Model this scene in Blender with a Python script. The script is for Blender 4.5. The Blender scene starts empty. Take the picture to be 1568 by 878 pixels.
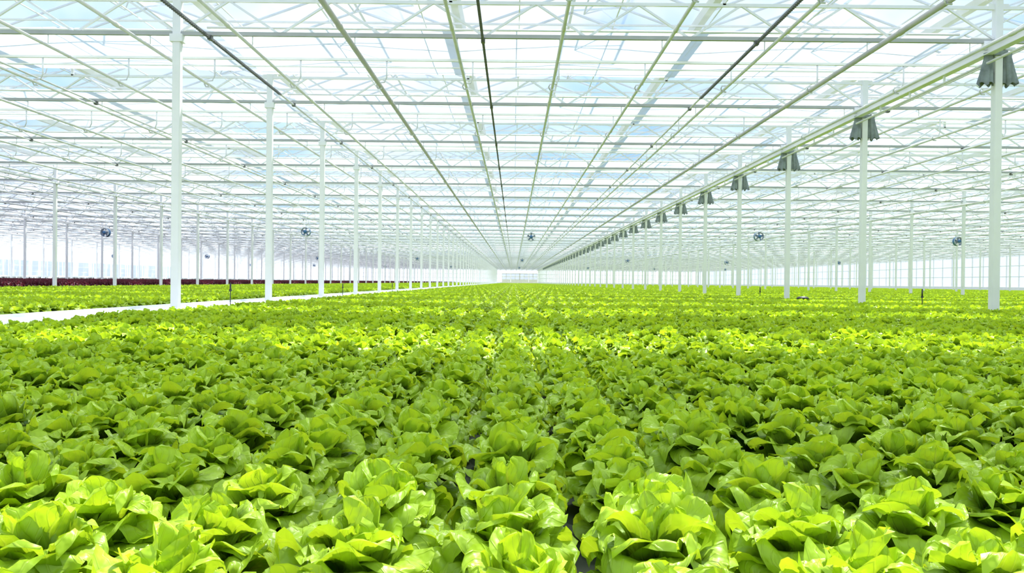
import bpy, math, random
import numpy as np
from mathutils import Matrix, Vector, noise
random.seed(7); np.random.seed(7)
S = bpy.context.scene
S.view_settings.view_transform = 'Standard'
S.view_settings.look = 'None'
S.view_settings.exposure = 0.0
COL = S.collection

# ---------------------------------------------------------------- layout (metres)
CAMZ = 0.55
BAY = 5.0
SPAN = 13.0
Y0 = 13.2                     # first visible column row
ROWS = [Y0 + BAY*k for k in range(-4, 52)]
YA, YB = ROWS[0]-0.0, ROWS[-1]
XR0 = 7.62                    # right column line
XL = [XR0 + SPAN*k for k in range(-9, 5)]      # column lines
XMIN, XMAX = XL[0], XL[-1]
ZT = CAMZ + 3.89              # truss bottom chord
ZTT = CAMZ + 4.42             # truss top chord
ZP = CAMZ + 3.68              # heating pipes
ZG = CAMZ + 4.62              # gutter
ZR = CAMZ + 5.50              # ridge
ZS = CAMZ + 4.27              # screen

# ---------------------------------------------------------------- materials
def newmat(name):
    m = bpy.data.materials.new(name); m.use_nodes = True
    nt = m.node_tree; nt.nodes.clear()
    out = nt.nodes.new('ShaderNodeOutputMaterial')
    return m, nt, out
def paint(name, col, rough=0.45, metal=0.0, var=0.08, scale=3.0):
    m, nt, out = newmat(name)
    b = nt.nodes.new('ShaderNodeBsdfPrincipled')
    tc = nt.nodes.new('ShaderNodeTexCoord'); nz = nt.nodes.new('ShaderNodeTexNoise')
    nz.inputs['Scale'].default_value = scale; nz.inputs['Detail'].default_value = 3
    nt.links.new(tc.outputs['Object'], nz.inputs['Vector'])
    r = nt.nodes.new('ShaderNodeValToRGB')
    r.color_ramp.elements[0].position = 0.3; r.color_ramp.elements[1].position = 0.7
    r.color_ramp.elements[0].color = tuple(c*(1-var) for c in col)+(1,)
    r.color_ramp.elements[1].color = tuple(min(1, c*(1+var)) for c in col)+(1,)
    nt.links.new(nz.outputs['Fac'], r.inputs['Fac'])
    nt.links.new(r.outputs['Color'], b.inputs['Base Color'])
    b.inputs['Roughness'].default_value = rough; b.inputs['Metallic'].default_value = metal
    nt.links.new(b.outputs[0], out.inputs['Surface'])
    return m
M_WHITE = paint('white_painted_steel', (0.89, 0.87, 0.89), var=0.03)
M_PIPE = paint('pale_pipe_paint', (0.80, 0.77, 0.79), 0.4)
M_PIPEG = paint('grey_pipe_paint', (0.60, 0.56, 0.60), 0.4)
M_ALU = paint('aluminium', (0.74, 0.74, 0.78), 0.45, 0.0)
M_CHORD_SHADED = paint('shaded_chord_steel', (0.44, 0.44, 0.44), 0.5)  # bottom chord steel, its shaded look put into a darker grey
M_BLACK = paint('black_rubber', (0.03, 0.035, 0.035), 0.5)
M_RACK = paint('dark_rack_steel', (0.12, 0.12, 0.12), 0.5)
M_BLUE = paint('blue_motor', (0.05, 0.16, 0.36), 0.4)
M_CURT = paint('grey_green_cloth', (0.25, 0.28, 0.29), 0.85, 0, 0.25, 9)
M_FLOOR = paint('pale_concrete', (0.62, 0.64, 0.62), 0.7, 0, 0.08, 0.7)
M_CURB = paint('white_path', (0.88, 0.89, 0.89), 0.5)
M_DOOR = paint('cream_door', (0.84, 0.81, 0.60), 0.5)
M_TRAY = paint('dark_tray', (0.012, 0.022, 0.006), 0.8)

def translucent(name, trans, col, tint=(1,1,1), nscale=None, lo=None, rough=True):
    m, nt, out = newmat(name)
    tr = nt.nodes.new('ShaderNodeBsdfTransparent'); tr.inputs[0].default_value = tint+(1,)
    tl = nt.nodes.new('ShaderNodeBsdfTranslucent'); tl.inputs[0].default_value = col+(1,)
    df = nt.nodes.new('ShaderNodeBsdfDiffuse'); df.inputs[0].default_value = col+(1,)
    a = nt.nodes.new('ShaderNodeMixShader'); a.inputs[0].default_value = 0.3
    nt.links.new(tl.outputs[0], a.inputs[1]); nt.links.new(df.outputs[0], a.inputs[2])
    b = nt.nodes.new('ShaderNodeMixShader'); b.inputs[0].default_value = trans
    nt.links.new(a.outputs[0], b.inputs[1]); nt.links.new(tr.outputs[0], b.inputs[2])
    if nscale:
        tc = nt.nodes.new('ShaderNodeTexCoord'); nz = nt.nodes.new('ShaderNodeTexNoise')
        nz.inputs['Scale'].default_value = nscale; nz.inputs['Detail'].default_value = 2
        nt.links.new(tc.outputs['Object'], nz.inputs['Vector'])
        mr = nt.nodes.new('ShaderNodeMapRange')
        mr.inputs['From Min'].default_value = 0.35; mr.inputs['From Max'].default_value = 0.65
        mr.inputs['To Min'].default_value = lo; mr.inputs['To Max'].default_value = trans
        nt.links.new(nz.outputs['Fac'], mr.inputs['Value']); nt.links.new(mr.outputs[0], b.inputs[0])
    nt.links.new(b.outputs[0], out.inputs['Surface'])
    return m
M_GLASS = translucent('roof_glass', 0.95, (0.82, 0.90, 0.95), (0.95, 0.98, 1.0), 0.25, 0.84)
M_CLOTH = translucent('white_screen_cloth', 0.17, (0.61, 0.65, 0.68))
M_WALL = translucent('wall_panel', 0.02, (0.86, 0.88, 0.92))

def leafmat(name, dark, light, tl, vein):
    m, nt, out = newmat(name)
    N = nt.nodes.new; Lk = nt.links.new
    oi = N('ShaderNodeObjectInfo'); uv = N('ShaderNodeUVMap'); tc = N('ShaderNodeTexCoord')
    geo = N('ShaderNodeNewGeometry')
    nz = N('ShaderNodeTexNoise'); nz.inputs['Scale'].default_value = 11; nz.inputs['Detail'].default_value = 1
    Lk(tc.outputs['Object'], nz.inputs['Vector'])
    nz2 = N('ShaderNodeTexNoise'); nz2.inputs['Scale'].default_value = 0.7; nz2.inputs['Detail'].default_value = 1
    Lk(geo.outputs['Position'], nz2.inputs['Vector'])
    sep = N('ShaderNodeSeparateXYZ'); Lk(uv.outputs[0], sep.inputs[0])
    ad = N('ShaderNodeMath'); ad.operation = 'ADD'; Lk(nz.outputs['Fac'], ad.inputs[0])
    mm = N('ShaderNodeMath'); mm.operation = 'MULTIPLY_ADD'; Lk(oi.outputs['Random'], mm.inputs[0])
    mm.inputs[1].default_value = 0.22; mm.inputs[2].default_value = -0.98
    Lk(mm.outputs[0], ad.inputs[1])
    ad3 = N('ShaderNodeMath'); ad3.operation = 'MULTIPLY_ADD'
    Lk(sep.outputs[1], ad3.inputs[0]); ad3.inputs[1].default_value = 1.1; Lk(ad.outputs[0], ad3.inputs[2])  # base pigment darkened further, putting shade inside the heads into the colour
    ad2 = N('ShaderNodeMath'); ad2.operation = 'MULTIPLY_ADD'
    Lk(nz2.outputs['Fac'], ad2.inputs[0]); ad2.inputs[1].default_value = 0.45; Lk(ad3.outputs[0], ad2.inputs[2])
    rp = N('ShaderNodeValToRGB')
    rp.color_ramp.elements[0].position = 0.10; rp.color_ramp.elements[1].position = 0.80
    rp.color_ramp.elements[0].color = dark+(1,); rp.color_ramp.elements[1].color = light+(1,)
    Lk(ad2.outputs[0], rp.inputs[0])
    su = N('ShaderNodeMath'); su.operation = 'SUBTRACT'; Lk(sep.outputs[0], su.inputs[0]); su.inputs[1].default_value = 0.5
    ab = N('ShaderNodeMath'); ab.operation = 'ABSOLUTE'; Lk(su.outputs[0], ab.inputs[0])
    rib = N('ShaderNodeMapRange'); Lk(ab.outputs[0], rib.inputs['Value'])
    rib.inputs['From Min'].default_value = 0.0; rib.inputs['From Max'].default_value = 0.035
    rib.inputs['To Min'].default_value = 1.0; rib.inputs['To Max'].default_value = 0.0
    wv = N('ShaderNodeMath'); wv.operation = 'MULTIPLY_ADD'; Lk(ab.outputs[0], wv.inputs[0])
    wv.inputs[1].default_value = -1.1; Lk(sep.outputs[1], wv.inputs[2])
    w2 = N('ShaderNodeMath'); w2.operation = 'MULTIPLY'; Lk(wv.outputs[0], w2.inputs[0]); w2.inputs[1].default_value = 36.0
    sn = N('ShaderNodeMath'); sn.operation = 'SINE'; Lk(w2.outputs[0], sn.inputs[0])
    pw = N('ShaderNodeMapRange'); Lk(sn.outputs[0], pw.inputs['Value'])
    pw.inputs['From Min'].default_value = 0.75; pw.inputs['From Max'].default_value = 1.0
    pw.inputs['To Min'].default_value = 0; pw.inputs['To Max'].default_value = 0.35
    mx = N('ShaderNodeMath'); mx.operation = 'MAXIMUM'; Lk(rib.outputs[0], mx.inputs[0]); Lk(pw.outputs[0], mx.inputs[1])
    sc = N('ShaderNodeMath'); sc.operation = 'MULTIPLY'; Lk(mx.outputs[0], sc.inputs[0]); sc.inputs[1].default_value = 0.30
    cm = N('ShaderNodeMixRGB'); Lk(sc.outputs[0], cm.inputs[0]); Lk(rp.outputs[0], cm.inputs[1]); cm.inputs[2].default_value = vein+(1,)
    nb = N('ShaderNodeTexNoise'); nb.inputs['Scale'].default_value = 50; nb.inputs['Detail'].default_value = 1
    Lk(tc.outputs['Object'], nb.inputs['Vector'])
    hb = N('ShaderNodeMath'); hb.operation = 'MULTIPLY_ADD'; Lk(mx.outputs[0], hb.inputs[0]); hb.inputs[1].default_value = -0.5; Lk(nb.outputs['Fac'], hb.inputs[2])
    bp = N('ShaderNodeBump'); bp.inputs['Strength'].default_value = 0.6; bp.inputs['Distance'].default_value = 0.009
    Lk(hb.outputs[0], bp.inputs['Height'])
    pb = N('ShaderNodeBsdfPrincipled'); Lk(cm.outputs[0], pb.inputs['Base Color']); pb.inputs['Roughness'].default_value = 0.40
    pb.inputs['Specular IOR Level'].default_value = 0.42
    Lk(bp.outputs[0], pb.inputs['Normal'])
    tr = N('ShaderNodeBsdfTranslucent'); 
    tm = N('ShaderNodeMixRGB'); tm.blend_type = 'MULTIPLY'; tm.inputs[0].default_value = 1.0
    Lk(cm.outputs[0], tm.inputs[1]); tm.inputs[2].default_value = tl+(1,)
    Lk(tm.outputs[0], tr.inputs[0]); Lk(bp.outputs[0], tr.inputs['Normal'])
    ms = N('ShaderNodeMixShader'); ms.inputs[0].default_value = 0.33
    Lk(pb.outputs[0], ms.inputs[1]); Lk(tr.outputs[0], ms.inputs[2]); Lk(ms.outputs[0], out.inputs['Surface'])
    return m
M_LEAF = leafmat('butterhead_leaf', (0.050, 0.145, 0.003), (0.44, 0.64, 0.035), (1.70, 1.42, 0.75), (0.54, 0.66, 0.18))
M_RED = leafmat('red_lettuce_leaf', (0.05, 0.006, 0.018), (0.12, 0.022, 0.04), (1.3, 0.8, 0.8), (0.2, 0.06, 0.07))

# ---------------------------------------------------------------- mesh builder
class MB:
    def __init__(s): s.v = []; s.f = []; s.m = []; s.sm = []
    def add(s, vs, fs, mi=0, smooth=False):
        o = len(s.v); s.v.extend([tuple(v) for v in vs])
        s.f.extend([tuple(i+o for i in f) for f in fs]); s.m.extend([mi]*len(fs)); s.sm.extend([smooth]*len(fs))
    def box(s, x0, x1, y0, y1, z0, z1, mi=0):
        vs = [(x,y,z) for z in (z0,z1) for y in (y0,y1) for x in (x0,x1)]
        s.add(vs, [(0,2,3,1),(4,5,7,6),(0,1,5,4),(2,6,7,3),(0,4,6,2),(1,3,7,5)], mi)
    def beam(s, a, b, w, h=None, mi=0):
        h = h or w; a = Vector(a); b = Vector(b); d = (b-a).normalized()
        up = Vector((0,0,1)) if abs(d.z) < 0.95 else Vector((0,1,0))
        sd = d.cross(up).normalized(); u2 = sd.cross(d)
        vs = []
        for p in (a, b):
            for i, j in ((-1,-1),(1,-1),(1,1),(-1,1)):
                vs.append(p + sd*(i*w/2) + u2*(j*h/2))
        s.add(vs, [(3,2,1,0),(4,5,6,7),(0,1,5,4),(1,2,6,5),(2,3,7,6),(3,0,4,7)], mi)
    def tube(s, pts, r, n=8, mi=0, caps=True):
        pts = [Vector(p) for p in pts]; vs = []; fs = []
        for k, p in enumerate(pts):
            d = (pts[min(k+1, len(pts)-1)] - pts[max(k-1, 0)]).normalized()
            up = Vector((0,0,1)) if abs(d.z) < 0.9 else Vector((0,1,0))
            sd = d.cross(up).normalized(); u2 = sd.cross(d)
            for i in range(n):
                a = 2*math.pi*i/n
                vs.append(p + sd*(math.cos(a)*r) + u2*(math.sin(a)*r))
        for k in range(len(pts)-1):
            for i in range(n):
                j = (i+1) % n
                fs.append((k*n+i, k*n+j, (k+1)*n+j, (k+1)*n+i))
        if caps: fs.append(tuple(range(n))[::-1]); fs.append(tuple((len(pts)-1)*n+i for i in range(n)))
        s.add(vs, fs, mi, True)
    def rep(s, offs):
        V = np.array(s.v, dtype=float); n = len(V); F = s.f; 
        nv = []; nf = []; 
        for k, o in enumerate(offs):
            nv.append(V + np.array(o)); b = k*n
            nf.extend([tuple(i+b for i in f) for f in F])
        s.v = np.concatenate(nv).tolist(); s.f = nf; s.m = s.m*len(offs); s.sm = s.sm*len(offs)
        return s
    def mesh(s, name, mats):
        me = bpy.data.meshes.new(name); me.from_pydata([tuple(v) for v in s.v], [], s.f)
        for m in mats: me.materials.append(m)
        me.polygons.foreach_set('material_index', s.m)
        me.polygons.foreach_set('use_smooth', s.sm)
        me.update(); return me
    def obj(s, name, mats, loc=(0,0,0)):
        o = bpy.data.objects.new(name, s.mesh(name, mats)); o.location = loc; COL.objects.link(o); return o

# ---------------------------------------------------------------- floor & walls
b = MB(); b.box(XMIN-0.3, XMAX+0.3, YA-0.3, YB+0.3, -0.2, 0.0); b.obj('floor', [M_FLOOR])
def wall(name, p0, p1, nx):
    b = MB(); p0 = Vector(p0); p1 = Vector(p1); L = (p1-p0).length; d = (p1-p0)/L
    n = int(round(L/nx)); H = ZR
    dn = Vector((-d.y, d.x, 0))*0.03
    vs = [p0-dn, p1-dn, p1-dn+Vector((0,0,H)), p0-dn+Vector((0,0,H))]
    b.add(vs, [(0,1,2,3)], 0)
    for k in range(n+1):
        q = p0 + d*(L*k/n); b.beam(q, q+Vector((0,0,H)), 0.09, 0.09, 1)
    for z in (0.5, 1.8, 3.1, 4.4, H):
        b.beam(p0+Vector((0,0,z)), p1+Vector((0,0,z)), 0.07, 0.07, 1)
    b.beam(p0+Vector((0,0,0.25)), p1+Vector((0,0,0.25)), 0.1, 0.5, 1)
    return b.obj(name, [M_WALL, M_WHITE])
wall('wall_back', (XMIN, YB, 0), (XMAX, YB, 0), 2.13)
wall('wall_front', (XMIN, YA, 0), (XMAX, YA, 0), 2.13)
wall('wall_left', (XMIN, YA, 0), (XMIN, YB, 0), 2.5)
wall('wall_right', (XMAX, YA, 0), (XMAX, YB, 0), 2.5)
b = MB()
for k in range(4):
    x = -3.9 + k*2.9; b.box(x, x+2.8, -0.06, 0.06, 0, 1.2, 0); 
    for zz in (1.2, 2.2, 3.2): b.box(x, x+2.8, -0.06, 0.06, zz, zz+0.14, 0)
    for xx in (x, x+1.35, x+2.7): b.box(xx, xx+0.1, -0.06, 0.06, 1.2, 3.3, 0)
    b.box(x+0.1, x+2.7, -0.01, 0.01, 1.3, 3.2, 1)
b.obj('door_1', [M_DOOR, M_WALL], (0, YB-0.2, 0))

# ---------------------------------------------------------------- columns
def column():
    b = MB(); w = 0.062; c = 0.010
    pr = [(-w+c,-w),(w-c,-w),(w,-w+c),(w,w-c),(w-c,w),(-w+c,w),(-w,w-c),(-w,-w+c)]
    vs = [(x,y,z) for z in (0, ZG) for x,y in pr]
    b.add(vs, [(i,(i+1)%8,8+(i+1)%8,8+i) for i in range(8)] + [tuple(range(8,16))])
    b.box(-0.14,0.14,-0.14,0.14,0,0.02); b.box(-0.1,0.1,-0.08,0.08,ZT-0.14,ZT-0.02)
    b.box(-0.16,0.16,-0.03,0.03,ZTT-0.03,ZTT+0.06)
    b.box(-0.12,0.12,-0.1,0.1,ZG-0.05,ZG)
    return b
cm = column().mesh('support_column', [M_WHITE])
near = set()
for xl in (XR0-SPAN, XR0):
    for y in ROWS[1:18]:
        o = bpy.data.objects.new('support_column', cm); o.location = (xl, y, 0); COL.objects.link(o); near.add((xl, y))
c = column(); c.rep([(x, y, 0) for x in XL[1:-1] for y in ROWS[1:-1] if (x, y) not in near])
c.obj('distant_support_columns', [M_WHITE])

# ---------------------------------------------------------------- trusses
b = MB()
b.beam((0,0,ZT),(SPAN,0,ZT),0.060,0.060,1)
b.beam((0,0,ZTT),(SPAN,0,ZTT),0.050,0.050,0)
n = 8; p = SPAN/n
for k in range(n):
    x = k*p
    b.beam((x,0,ZT),(x+p/2,0,ZTT),0.034,0.034,0); b.beam((x+p/2,0,ZTT),(x+p,0,ZT),0.034,0.034,0)
for k in range(4):
    b.beam((k*SPAN/3,0,ZTT),(k*SPAN/3,0,ZG),0.05,0.05,0)
b.rep([(x, y, 0) for x in XL[:-1] for y in ROWS[1:-1]])
b.obj('roof_trusses', [M_WHITE, M_CHORD_SHADED])

# mid-bay purlins + pipe hangers
b = MB(); PO = SPAN/8; px0 = 0.685 - (XR0-SPAN)
pxs = [(px0 + PO*k) % SPAN for k in range(8)]
zb = CAMZ+4.17
b.beam((0,0,zb),(SPAN,0,zb),0.045,0.045,0); b.beam((0,0.35,zb-0.05),(SPAN,0.35,zb-0.05),0.025,0.025,0)
for dy in (-1.5, 1.45): b.beam((0,dy,ZTT-0.02),(SPAN,dy,ZTT-0.02),0.03,0.03,0)
for x in pxs:
    b.tube([(x+0.12,0,zb),(x+0.12,0,ZP+0.16),(x+0.08,0,ZP+0.07),(x-0.05,0,ZP+0.06),(x-0.07,0,ZP),(x-0.04,0,ZP-0.05),(x+0.03,0,ZP-0.05)],0.016,5,1)
    b.tube([(x,-2.5,ZT),(x,-2.5,ZP+0.04)],0.009,4,0)
b.rep([(x, y+2.5, 0) for x in XL[:-1] for y in ROWS[:-1]])
b.obj('pipe_hangers', [M_WHITE, M_ALU])

b = MB()
for x in XL[:-1]:
    for k in range(8):
        xx = x + 0.55 + k*PO
        b.beam((xx,YA+0.1,ZTT+0.03),(xx,YB-0.1,ZTT+0.03),0.018,0.018)
b.obj('screen_support_wires', [M_WHITE])

# ---------------------------------------------------------------- heating pipes
allp = [(xl + q) for xl in XL[:-1] for q in pxs]
far = MB()
for x in allp:
    if -6 < x < 8:
        k = round((x-0.685)/PO)
        thick = k in (-2, 3)
        b = MB(); r = 0.042 if thick else 0.027
        b.tube([(0,YA+0.2,0),(0,YB-0.2,0)], r, 12)
        for y in ROWS[2:14]:
            b.tube([(0,y-1.2,0),(0,y-1.08,0)], r+0.008, 12)
        b.obj('heating_pipe', [M_PIPEG if thick else M_PIPE], (x,0,ZP))
    else:
        far.tube([(x,YA+0.2,ZP),(x,YB-0.2,ZP)], 0.027, 8)
far.obj('distant_heating_pipes', [M_PIPE])

# ---------------------------------------------------------------- screen drive racks
fr = MB()
for xl in XL[:-1]:
    for k in range(3):
        x = xl + (-0.53 - (XR0-SPAN)) % (SPAN/3) + k*SPAN/3
        z = CAMZ+3.96
        if abs(x+0.53) < 5:
            end = 62 if abs(x+0.53) < 1 else 17.2
            b = MB(); b.box(-0.018,0.018,YA+0.5,end,-0.012,0.016,0)
            for i in range(int((min(end,45)-6)/0.07)):
                y = 6+i*0.07; b.box(-0.021,0.021,y,y+0.038,-0.028,-0.012,0)
            b.tube([(0,end,0),(0,YB-0.5,0)],0.02,8,1)
            for y in ROWS[1:25]:
                b.box(-0.032,0.032,y-0.05,y+0.05,-0.036,0.032,0)
            b.obj('screen_drive_rack', [M_RACK, M_PIPE], (x,0,z-0.13))
        else:
            fr.tube([(x,YA+0.5,z-0.13),(x,YB-0.5,z-0.13)],0.018,6,1)
            for y in ROWS[1:20]: fr.box(x-0.03,x+0.03,y-0.05,y+0.05,z-0.17,z-0.09,0)
fr.obj('distant_screen_drive_racks', [M_RACK, M_PIPE])

# ---------------------------------------------------------------- rail beam on right column line
b = MB(); z = CAMZ+3.66; xb = XR0-0.17
b.box(xb-0.065,xb+0.065,YA+0.3,YB-0.3,z+0.15,z+0.165); b.box(xb-0.065,xb+0.065,YA+0.3,YB-0.3,z,z+0.015)
b.box(xb-0.008,xb+0.008,YA+0.3,YB-0.3,z+0.015,z+0.15)
b.tube([(xb-0.02,YA+0.3,z-0.13),(xb-0.02,YB-0.3,z-0.13)],0.022,8,1)
for y in ROWS[1:-1]:
    b.box(xb-0.06,XR0+0.02,y-0.04,y+0.04,z+0.165,z+0.23)
    for dy in (0,1.25,2.5,3.75): b.box(xb-0.035,xb-0.005,y+dy-0.015,y+dy+0.015,z-0.15,z)
b.obj('trolley_rail_beam', [M_WHITE, M_PIPE])
for xl in XL[1:-1]:
    if abs(xl-XR0) < 1 or abs(xl-XR0+SPAN) < 1: continue
    b = MB(); b.box(xl+0.1,xl+0.20,YA+0.3,YB-0.3,z+0.05,z+0.11); b.obj('cable_tray', [M_ALU])

# ---------------------------------------------------------------- curtain bundles
def bundle():
    b = MB(); rnd = random.Random(3)
    for sx in (-0.14, 0.14):
        n = 40; lev = 9; vs = []; fs = []
        ph = rnd.random()*6
        for j in range(lev):
            t = j/(lev-1); r = 0.066 + 0.050*t**1.1 + (0.02 if j == 0 else 0)
            for i in range(n):
                a = 2*math.pi*i/n
                rr = r*(1 + 0.22*t*math.sin(7*a+ph) + 0.10*t*math.sin(12*a+1+ph))
                vs.append((sx + 0.05*t*(1 if sx>0 else -1) + rr*0.95*math.cos(a), rr*0.8*math.sin(a), -0.50*t + 0.03*t*math.sin(5*a+ph)))
        for j in range(lev-1):
            for i in range(n):
                k = (i+1)%n; fs.append((j*n+i, (j+1)*n+i, (j+1)*n+k, j*n+k))
        fs.append(tuple(range(n)))
        b.add(vs, fs, 0, True)
        b.tube([(sx,0,0),(sx,0,0.10)],0.02,8,1)
    b.box(-0.26,0.26,-0.03,0.03,0.05,0.09,1); b.box(-0.11,0.11,-0.09,0.09,-0.05,0.02,0)
    return b.mesh('curtain_bundle', [M_CURT, M_ALU])
bm_ = bundle()
for y in ROWS[1:45]:
    o = bpy.data.objects.new('curtain_bundle', bm_); o.location = (XR0, y-0.02, CAMZ+3.70); COL.objects.link(o)

# ---------------------------------------------------------------- gutters, ridges, glazing bars, glass, vents
RW = SPAN/3
NG = int(round((XMAX-XMIN)/RW))
b = MB()
for x in [XMIN + RW*k for k in range(NG+1)]:
    b.add([(x-0.11,YA,ZG+0.10),(x-0.06,YA,ZG),(x+0.06,YA,ZG),(x+0.11,YA,ZG+0.10),(x-0.11,YB,ZG+0.10),(x-0.06,YB,ZG),(x+0.06,YB,ZG),(x+0.11,YB,ZG+0.10)],
          [(0,1,5,4),(1,2,6,5),(2,3,7,6)])
b.obj('roof_gutters', [M_WHITE])
b = MB(); nb = int((YB-YA)/1.25)
b.beam((0,0,ZG+0.1),(RW/2,0,ZR),0.032,0.04); b.beam((RW/2,0,ZR),(RW,0,ZG+0.1),0.032,0.04)
b.rep([(XMIN+RW*k, YA+1.25*j, 0) for k in range(NG) for j in range(nb+1)])
for k in range(NG):
    b.beam((XMIN+RW*(k+.5),YA,ZR+0.02),(XMIN+RW*(k+.5),YB,ZR+0.02),0.05,0.06)
b.obj('roof_glazing_bars', [M_ALU])
b = MB()
for k in range(NG):
    x = XMIN+RW*k
    b.add([(x,YA,ZG+0.1),(x,YB,ZG+0.1),(x+RW/2,YB,ZR),(x+RW/2,YA,ZR),(x+RW,YB,ZG+0.1),(x+RW,YA,ZG+0.1)],[(0,1,2,3),(3,2,4,5)])
b.obj('ceiling', [M_GLASS])
b = MB()
hx, hz = RW/2, ZR+0.04
a = math.radians(4); L = 1.1
ex, ez = hx + L*math.cos(a), hz + L*math.sin(a)
b.add([(hx,0,hz),(ex,0,ez),(ex,2.5,ez),(hx,2.5,hz)],[(0,1,2,3)],1)
for y in (0,1.25,2.5): b.beam((hx,y,hz),(ex,y,ez),0.035,0.035)
b.beam((ex,0,ez),(ex,2.5,ez),0.045,0.045)
for y in (0.15,2.35):
    b.beam((ex-0.1,y,ez),(hx+0.15,1.25,ZG+0.45),0.024,0.024)
b.beam((hx+0.15,1.25,ZG+0.45),(hx+0.15,-1.2,ZG+0.32),0.028,0.028)
b.rep([(XMIN+RW*k, YA+1.25+5*j, 0) for k in range(NG) for j in range(len(ROWS)-1)])
b.obj('roof_vents', [M_ALU, M_GLASS])

# ---------------------------------------------------------------- shade screens (open around every truss)
b = MB(); rnd = random.Random(11)
for xl in XL[:-1]:
    for y in ROWS[:-1]:
        main = abs(xl-(XR0-SPAN)) < 1
        c0 = 0.85 + (0 if main else rnd.uniform(-0.3,0.3)); c1 = 4.05 + (0 if main else rnd.uniform(-0.9,0.4))
        nx, ny = 16, 4; vs = []; fs = []
        for j in range(ny+1):
            for i in range(nx+1):
                xx = xl+0.15+(SPAN-0.3)*i/nx; yy = y + c0+(c1-c0)*j/ny
                vs.append((xx, yy + 0.05*math.sin(i*1.3), ZS + 0.012*math.sin(i*2.1+j) + 0.01*math.sin(j*1.7)))
        for j in range(ny):
            for i in range(nx): q = j*(nx+1)+i; fs.append((q,q+1,q+nx+2,q+nx+1))
        b.add(vs, fs, 0, True)
        b.tube([(xl+0.15,y+c0,ZS-0.02),(xl+SPAN-0.15,y+c0,ZS-0.02)],0.02,6,1)
b.obj('shade_screens', [M_CLOTH, M_WHITE])

# ---------------------------------------------------------------- white path + edges
b = MB(); b.box(-5.75,-4.35,YA+0.3,YB-0.6,0,0.085,0)
b.box(-4.40,-4.33,YA+0.3,YB-0.6,0.085,0.12,0); b.box(-5.78,-5.71,YA+0.3,YB-0.6,0.085,0.12,0)
b.obj('white_walkway', [M_CURB])
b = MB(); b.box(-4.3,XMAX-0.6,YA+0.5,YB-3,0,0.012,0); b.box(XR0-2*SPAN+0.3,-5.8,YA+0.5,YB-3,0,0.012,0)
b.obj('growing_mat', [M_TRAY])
b = MB()
for k in range(14):
    x0 = -47 - k*4.2; b.box(x0-3.4,x0,YA+2,YB-6,0.55,0.68)
    for y in np.arange(YA+3, YB-8, 5): b.box(x0-3.2,x0-3.1,y,y+.08,0,0.55); b.box(x0-.3,x0-.2,y,y+.08,0,0.55)
b.obj('growing_benches', [M_CURB])

# ---------------------------------------------------------------- fans
def fan():
    b = MB(); R = 0.26
    for yy in (-0.13, 0.13):
        for r in (R, R*0.7, R*0.4):
            pts = [(r*math.cos(2*math.pi*i/24), yy*(1 if r > .2 else 1.25), r*math.sin(2*math.pi*i/24)) for i in range(25)]
            b.tube(pts, 0.012 if r == R else 0.005, 5, 0, False)
        for i in range(12):
            a = 2*math.pi*i/12
            b.tube([(0.05*math.cos(a),yy*1.25,0.05*math.sin(a)),(R*math.cos(a),yy,R*math.sin(a))],0.004,4,0)
    n = 32; vs = []
    for yy in (-0.13,0.13):
        for i in range(n): vs.append(((R+.01)*math.cos(2*math.pi*i/n), yy, (R+.01)*math.sin(2*math.pi*i/n)))
    b.add(vs, [(i,(i+1)%n,n+(i+1)%n,n+i) for i in range(n)], 1, True)
    b.tube([(0,-0.2,0),(0,-0.18,0),(0,0.12,0)],0.10,16,1)
    for i in range(5):
        a = 2*math.pi*i/5; ca, sa = math.cos(a), math.sin(a); cb, sb = math.cos(a+.5), math.sin(a+.5)
        b.add([(0.08*ca,-0.03,0.08*sa),(0.24*ca,-0.04,0.24*sa),(0.24*cb,0.04,0.24*sb),(0.08*cb,0.03,0.08*sb)],[(0,1,2,3)],1)
    b.tube([(0,0,R),(0,0,ZT-CAMZ-2.75)],0.012,6,0); b.box(-0.06,0.06,-0.04,0.04,R-0.01,R+0.06,0)
    return b.mesh('circulation_fan', [M_WHITE, M_BLUE])
fm = fan()
for yy in (50.7, 105.7, 160.7):
    for k in range(-4, 4):
        o = bpy.data.objects.new('circulation_fan', fm); o.location = (1.02+SPAN*k, yy - (3 if k%2 else 0), CAMZ+2.75); COL.objects.link(o)

# ---------------------------------------------------------------- stakes
def stake(name, x, y, z0, h):
    b = MB(); b.tube([(0,0,0),(0,0,h)],0.009,8); b.tube([(0,0,h*0.70),(0,0,h*0.95)],0.016,10)
    b.tube([(0,0,h*0.95),(0,0,h)],0.012,10); b.box(-0.022,0.022,-0.015,0.015,h*0.62,h*0.70)
    b.obj(name, [M_BLACK], (x,y,z0))
stake('sensor_stake', -5.02, 14.7, 0.085, 0.40)
stake('sensor_stake', -5.05, 24.5, 0.085, 0.36)
stake('sensor_stake', 8.35, 17.0, 0.012, 0.48)
stake('sensor_stake', 7.85, 26.5, 0.012, 0.46)
stake('sensor_stake', -5.05, 34.5, 0.085, 0.36)
b = MB()
b.tube([(0,0,0),(0,0,0.19)],0.02,8); 
vs = []; n = 16
for j,(r,z) in enumerate(((0.03,0.17),(0.15,0.18),(0.16,0.21),(0.10,0.24),(0.02,0.25))):
    for i in range(n): vs.append((r*math.cos(2*math.pi*i/n), r*math.sin(2*math.pi*i/n), z))
b.add(vs, [(j*n+i, j*n+(i+1)%n, (j+1)*n+(i+1)%n, (j+1)*n+i) for j in range(4) for i in range(n)], 0, True)
b.obj('low_sprinkler_cap', [M_BLACK], (7.3, 21.0, 0.012))

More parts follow.
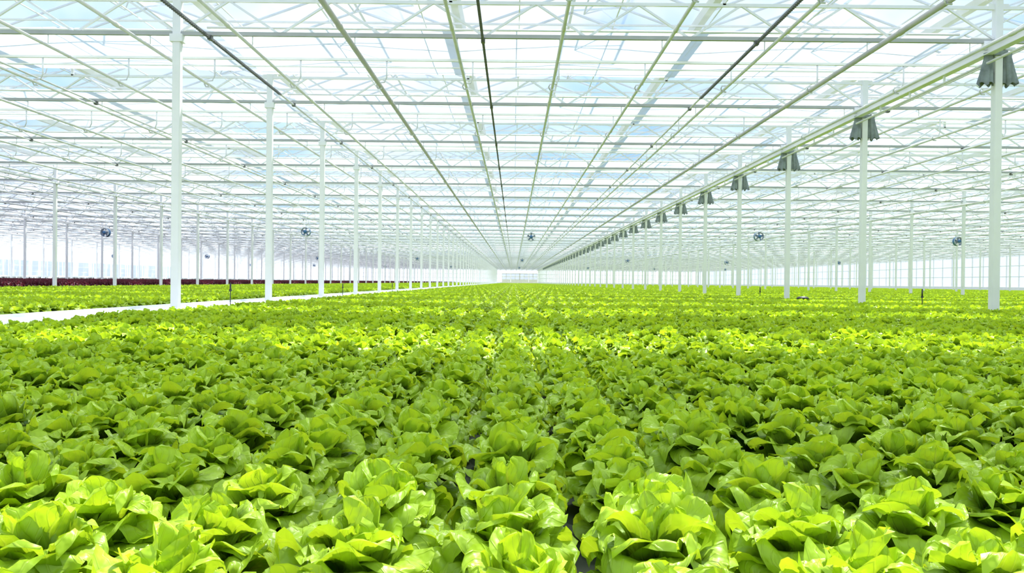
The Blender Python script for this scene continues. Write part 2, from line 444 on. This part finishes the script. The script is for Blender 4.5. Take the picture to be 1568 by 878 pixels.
# ---------------------------------------------------------------- lettuce
def leaf(out, L, W, p0, p1, beta, az, r0, z0, nu, nv, wav, rnd, tilt=0.0, edge=0.0, blis=1.0):
    t = 0.5-0.5*np.cos(np.linspace(0.0, 1.0, nv)*math.pi); t = 0.5*t + 0.5*np.linspace(0,1,nv)
    ang = p0 + (p1-p0)*t**1.8
    dt = np.diff(t, prepend=0)
    r = r0 + np.cumsum(np.cos(ang)*dt)*L; z = z0 + np.cumsum(np.sin(ang)*dt)*L
    w = np.where(t > 0.55, W*np.sqrt(np.clip(1-(np.clip((t-0.55)/0.455,0,1))**2.6, 0.0, 1)), W*(0.28+0.72*np.sin(np.clip(t/0.55,0,1)*math.pi/2)**1.2))
    s = np.linspace(-1, 1, nu); ph1, ph2, ph3 = rnd.random()*6.3, rnd.random()*6.3, rnd.random()*20
    k1 = rnd.uniform(0.9, 1.9); notch = rnd.uniform(0.0, 0.10)
    ca, sa = math.cos(az), math.sin(az); V = []; U = []
    fine = 0.22 if nu > 6 else 0.0
    for j in range(nv):
        N_ = np.array([-math.sin(ang[j]), math.cos(ang[j])]); T_ = np.array([math.cos(ang[j]), math.sin(ang[j])]); be = beta*(1.0-0.35*t[j])
        for i in range(nu):
            si = s[i]; R = w[j]/max(be, 0.05); a = si*be
            side = math.sin(a)*R; up = (1-math.cos(a))*R
            e = abs(si)**2
            ruff = wav*(e*0.9+0.30*t[j]**3)*math.sin(k1*2*math.pi*t[j] + (ph1 if si > 0 else ph2) + si*1.4)*(0.25+t[j])
            ruff += fine*wav*(e+t[j]**4)*math.sin(2*math.pi*(3.1*t[j]+1.3*si) + ph3)*t[j]
            up += ruff - edge*(max(0, t[j]-0.6)**1.5*2.0*(1-0.3*si*si) + abs(si)**3*0.7*t[j])
            up += blis*0.009*noise.noise(Vector((si*2.4, t[j]*3.8, ph3)))*(0.3+t[j])*1.6
            up -= 0.006*math.exp(-(si*6)**2)*(1.1-t[j])
            bk = -notch*L*math.exp(-(si*3)**2)*t[j]**4
            rr = r[j] + N_[0]*up + T_[0]*bk; zz = z[j] + N_[1]*up + T_[1]*bk
            sd = side + tilt*t[j]*L
            V.append((rr*ca - sd*sa, rr*sa + sd*ca, max(zz, 0.012))); U.append(((si+1)/2, t[j]))
    F = []
    for j in range(nv-1):
        for i in range(nu-1):
            q = j*nu+i; F.append((q, q+1, q+nu+1, q+nu))
    out.append((V, F, U))
D = math.radians
def head(rnd, nu, nv, simple=False):
    out = []
    #      n  L     W     p0  p1   beta wav   edge  z0
    lay = [(6,0.148,0.076,44,-42,0.45,0.012,0.012,0.02),
           (7,0.158,0.075,69,-44,0.65,0.013,0.019,0.025),
           (6,0.162,0.070,81,-28,0.95,0.012,0.020,0.032),
           (6,0.154,0.062,86, 10,1.25,0.011,0.016,0.042),
           (5,0.136,0.054,84, 74,1.50,0.009,0.007,0.054),
           (3,0.110,0.048,80,120,1.55,0.006,0.0,0.058)]
    if simple: lay = [(5,)+lay[0][1:], (6,)+lay[1][1:], (5,)+lay[2][1:], (3,)+lay[3][1:], (2,)+lay[4][1:]]
    a0 = rnd.random()*6.3
    for (n, L, W, p0, p1, be, wav, edge, z0) in lay:
        a0 += 0.5
        for k in range(n):
            f = rnd.uniform(0.88, 1.12)
            leaf(out, L*f, W*rnd.uniform(0.88,1.15), D(p0+rnd.uniform(-6,6)), D(p1+rnd.uniform(-16,16)), be*rnd.uniform(0.75,1.15),
                 a0+2*math.pi*k/n+rnd.uniform(-.2,.2), 0.008, z0, nu, nv, wav*rnd.uniform(0.6,1.5), rnd, rnd.uniform(-.15,.15), edge*rnd.uniform(0.4,1.7))
    return out
def join(parts_list, name, mat):
    V=[];F=[];U=[]
    for (v,f,u) in parts_list:
        o=len(V); V.extend(v); U.extend(u); F.extend([tuple(i+o for i in x) for x in f])
    me=bpy.data.meshes.new(name); me.from_pydata(V,[],F); me.materials.append(mat)
    uvl=me.uv_layers.new(name='UVMap'); li=np.empty(len(me.loops),dtype=np.int32); me.loops.foreach_get('vertex_index',li)
    Ua=np.array(U); uvl.data.foreach_set('uv', Ua[li].ravel()); me.polygons.foreach_set('use_smooth',[True]*len(me.polygons)); me.update()
    return me
def coll(name, meshes):
    c = bpy.data.collections.new(name)
    for m in meshes:
        o = bpy.data.objects.new(m.name, m); c.objects.link(o)
    return c
rnd = random.Random(5)
SP = 0.24
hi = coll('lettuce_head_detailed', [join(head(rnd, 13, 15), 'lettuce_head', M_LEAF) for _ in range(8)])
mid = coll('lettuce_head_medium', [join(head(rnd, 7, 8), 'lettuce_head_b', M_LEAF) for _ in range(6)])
def tilemesh(name, mat, seed, K=10):
    r = random.Random(seed); P = []
    for a in range(K):
        for bb in range(K):
            hd = head(r, 4, 6, simple=True); ox = (a-K/2+0.5)*SP + r.uniform(-.014,.014); oy = (bb-K/2+0.5+0.5*(a%2)-0.25)*SP + r.uniform(-.014,.014)
            sc = r.uniform(0.80,0.96); 
            for (v,f,u) in hd: P.append(([(x*sc+ox,y*sc+oy,z*sc*1.12) for x,y,z in v], f, u))
    return join(P, name, mat)
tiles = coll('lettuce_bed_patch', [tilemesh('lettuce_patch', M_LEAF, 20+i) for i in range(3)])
rtiles = coll('red_lettuce_bed_patch', [tilemesh('red_lettuce_patch', M_RED, 40+i) for i in range(2)])

def scatter(name, pts, rots, scs, idx, c):
    me = bpy.data.meshes.new(name); me.from_pydata(pts, [], [])
    a = me.attributes.new('rot','FLOAT_VECTOR','POINT'); a.data.foreach_set('vector', np.array(rots, dtype=np.float32).ravel())
    a = me.attributes.new('scl','FLOAT_VECTOR','POINT'); a.data.foreach_set('vector', np.array(scs, dtype=np.float32).ravel())
    a = me.attributes.new('idx','INT','POINT'); a.data.foreach_set('value', np.array(idx, dtype=np.int32))
    o = bpy.data.objects.new(name, me); COL.objects.link(o)
    ng = bpy.data.node_groups.new(name+'_nodes','GeometryNodeTree')
    ng.interface.new_socket('Geometry', in_out='INPUT', socket_type='NodeSocketGeometry')
    ng.interface.new_socket('Geometry', in_out='OUTPUT', socket_type='NodeSocketGeometry')
    N = ng.nodes.new; gi = N('NodeGroupInput'); go = N('NodeGroupOutput')
    ci = N('GeometryNodeCollectionInfo'); ci.inputs['Collection'].default_value = c
    ci.inputs['Separate Children'].default_value = True; ci.inputs['Reset Children'].default_value = True
    ip = N('GeometryNodeInstanceOnPoints'); ip.inputs['Pick Instance'].default_value = True
    def na(nm, ty):
        n = N('GeometryNodeInputNamedAttribute'); n.data_type = ty; n.inputs['Name'].default_value = nm; return n.outputs['Attribute']
    L = ng.links.new
    L(gi.outputs[0], ip.inputs['Points']); L(ci.outputs[0], ip.inputs['Instance'])
    L(na('idx','INT'), ip.inputs['Instance Index']); L(na('rot','FLOAT_VECTOR'), ip.inputs['Rotation']); L(na('scl','FLOAT_VECTOR'), ip.inputs['Scale'])
    L(ip.outputs[0], go.inputs[0])
    md = o.modifiers.new('instances','NODES'); md.node_group = ng
    return o
def heads(name, x0, x1, y0, y1, c, nvar, seed):
    r = random.Random(seed); P=[];R=[];Sc=[];I=[]
    for a in range(int(round((x1-x0)/SP))):
        for bb in range(int(round((y1-y0)/SP))):
            P.append((x0+(a+.5)*SP+r.uniform(-.012,.012), y0+(bb+.5+0.5*(a%2)-.25)*SP+r.uniform(-.012,.012), r.uniform(-0.004,0.006)))
            R.append((r.uniform(-.09,.09), r.uniform(-.09,.09), r.uniform(0,6.28))); k=r.uniform(0.84,0.97); Sc.append((k,k,k*r.uniform(1.02,1.2))); I.append(r.randrange(nvar))
    return scatter(name, P, R, Sc, I, c)
def beds(name, x0, x1, y0, y1, c, nvar, seed, hole=None, sc=(1,1,1)):
    r = random.Random(seed); P=[];R=[];Sc=[];I=[]; T = SP*10
    nx = int(round((x1-x0)/T)); ny = int(round((y1-y0)/T))
    for a in range(nx):
        for bb in range(ny):
            x = x0+(a+.5)*T; y = y0+(bb+.5)*T
            if hole and hole[0] < x < hole[1] and hole[2] < y < hole[3]: continue
            P.append((x,y,0)); R.append((0,0,math.pi*r.randrange(2))); Sc.append(sc); I.append(r.randrange(nvar))
    return scatter(name, P, R, Sc, I, c)
heads('lettuce_crop_foreground', -4.2, 4.2, 0.48, 4.8, hi, 8, 1)
heads('lettuce_crop_foreground_right', 4.2, 10.2, -1.2, 4.8, mid, 6, 5)
heads('lettuce_crop_foreground_rear', -4.2, 4.2, -1.2, 0.48, mid, 6, 8)
heads('lettuce_crop_midground', -4.2, 10.2, 4.8, 13.2, mid, 6, 2)
beds('lettuce_crop_field', -4.2, 58.2, -6.0, 262.8, tiles, 3, 3, hole=(-4.3, 10.2, -1.2, 13.2))
beds('lettuce_crop_left_bay', -17.85, -5.85, 0.0, 262.5, tiles, 3, 4, sc=(1.0,1.0,1.15))
beds('red_lettuce_crop', -42.6, -18.6, 0.0, 262.5, rtiles, 2, 6, sc=(1.0,1.0,2.2))

# ---------------------------------------------------------------- light
w = bpy.data.worlds.new('sky'); S.world = w; w.use_nodes = True; nt = w.node_tree; nt.nodes.clear()
out = nt.nodes.new('ShaderNodeOutputWorld'); bg = nt.nodes.new('ShaderNodeBackground')
tc = nt.nodes.new('ShaderNodeTexCoord'); nz = nt.nodes.new('ShaderNodeTexNoise'); rp = nt.nodes.new('ShaderNodeValToRGB')
nz.inputs['Scale'].default_value = 4.0; nz.inputs['Detail'].default_value = 5
nt.links.new(tc.outputs['Generated'], nz.inputs['Vector']); nt.links.new(nz.outputs['Fac'], rp.inputs[0])
rp.color_ramp.elements[0].position = 0.41; rp.color_ramp.elements[0].color = (0.34,0.60,0.95,1)
rp.color_ramp.elements[1].position = 0.60; rp.color_ramp.elements[1].color = (0.92,0.96,1.0,1)
nt.links.new(rp.outputs[0], bg.inputs[0]); bg.inputs[1].default_value = 1.10
nt.links.new(bg.outputs[0], out.inputs[0])
sl = bpy.data.lights.new('sun','SUN'); sl.energy = 10.5; sl.angle = math.radians(1.8); sl.color = (1.0,0.97,0.90)
so = bpy.data.objects.new('sun', sl); COL.objects.link(so)
el = math.radians(60); az = math.radians(25)
dirn = Vector((math.sin(az)*math.cos(el), math.cos(az)*math.cos(el), math.sin(el)))
so.rotation_euler = dirn.to_track_quat('Z','Y').to_euler(); so.location = (10,20,30)

# ---------------------------------------------------------------- camera
cam = bpy.data.cameras.new('camera'); co = bpy.data.objects.new('camera', cam); COL.objects.link(co)
cam.sensor_width = 36; cam.lens = 29.2; cam.clip_end = 1000; cam.clip_start = 0.05
Rm = Matrix.Rotation(math.radians(0.13),4,'Z') @ Matrix.Rotation(math.radians(90-0.32),4,'X') @ Matrix.Rotation(math.radians(0.6),4,'Z')
co.matrix_world = Matrix.Translation((0,0,CAMZ)) @ Rm
cam.dof.use_dof = True; cam.dof.focus_distance = 2.2; cam.dof.aperture_fstop = 18
S.camera = co
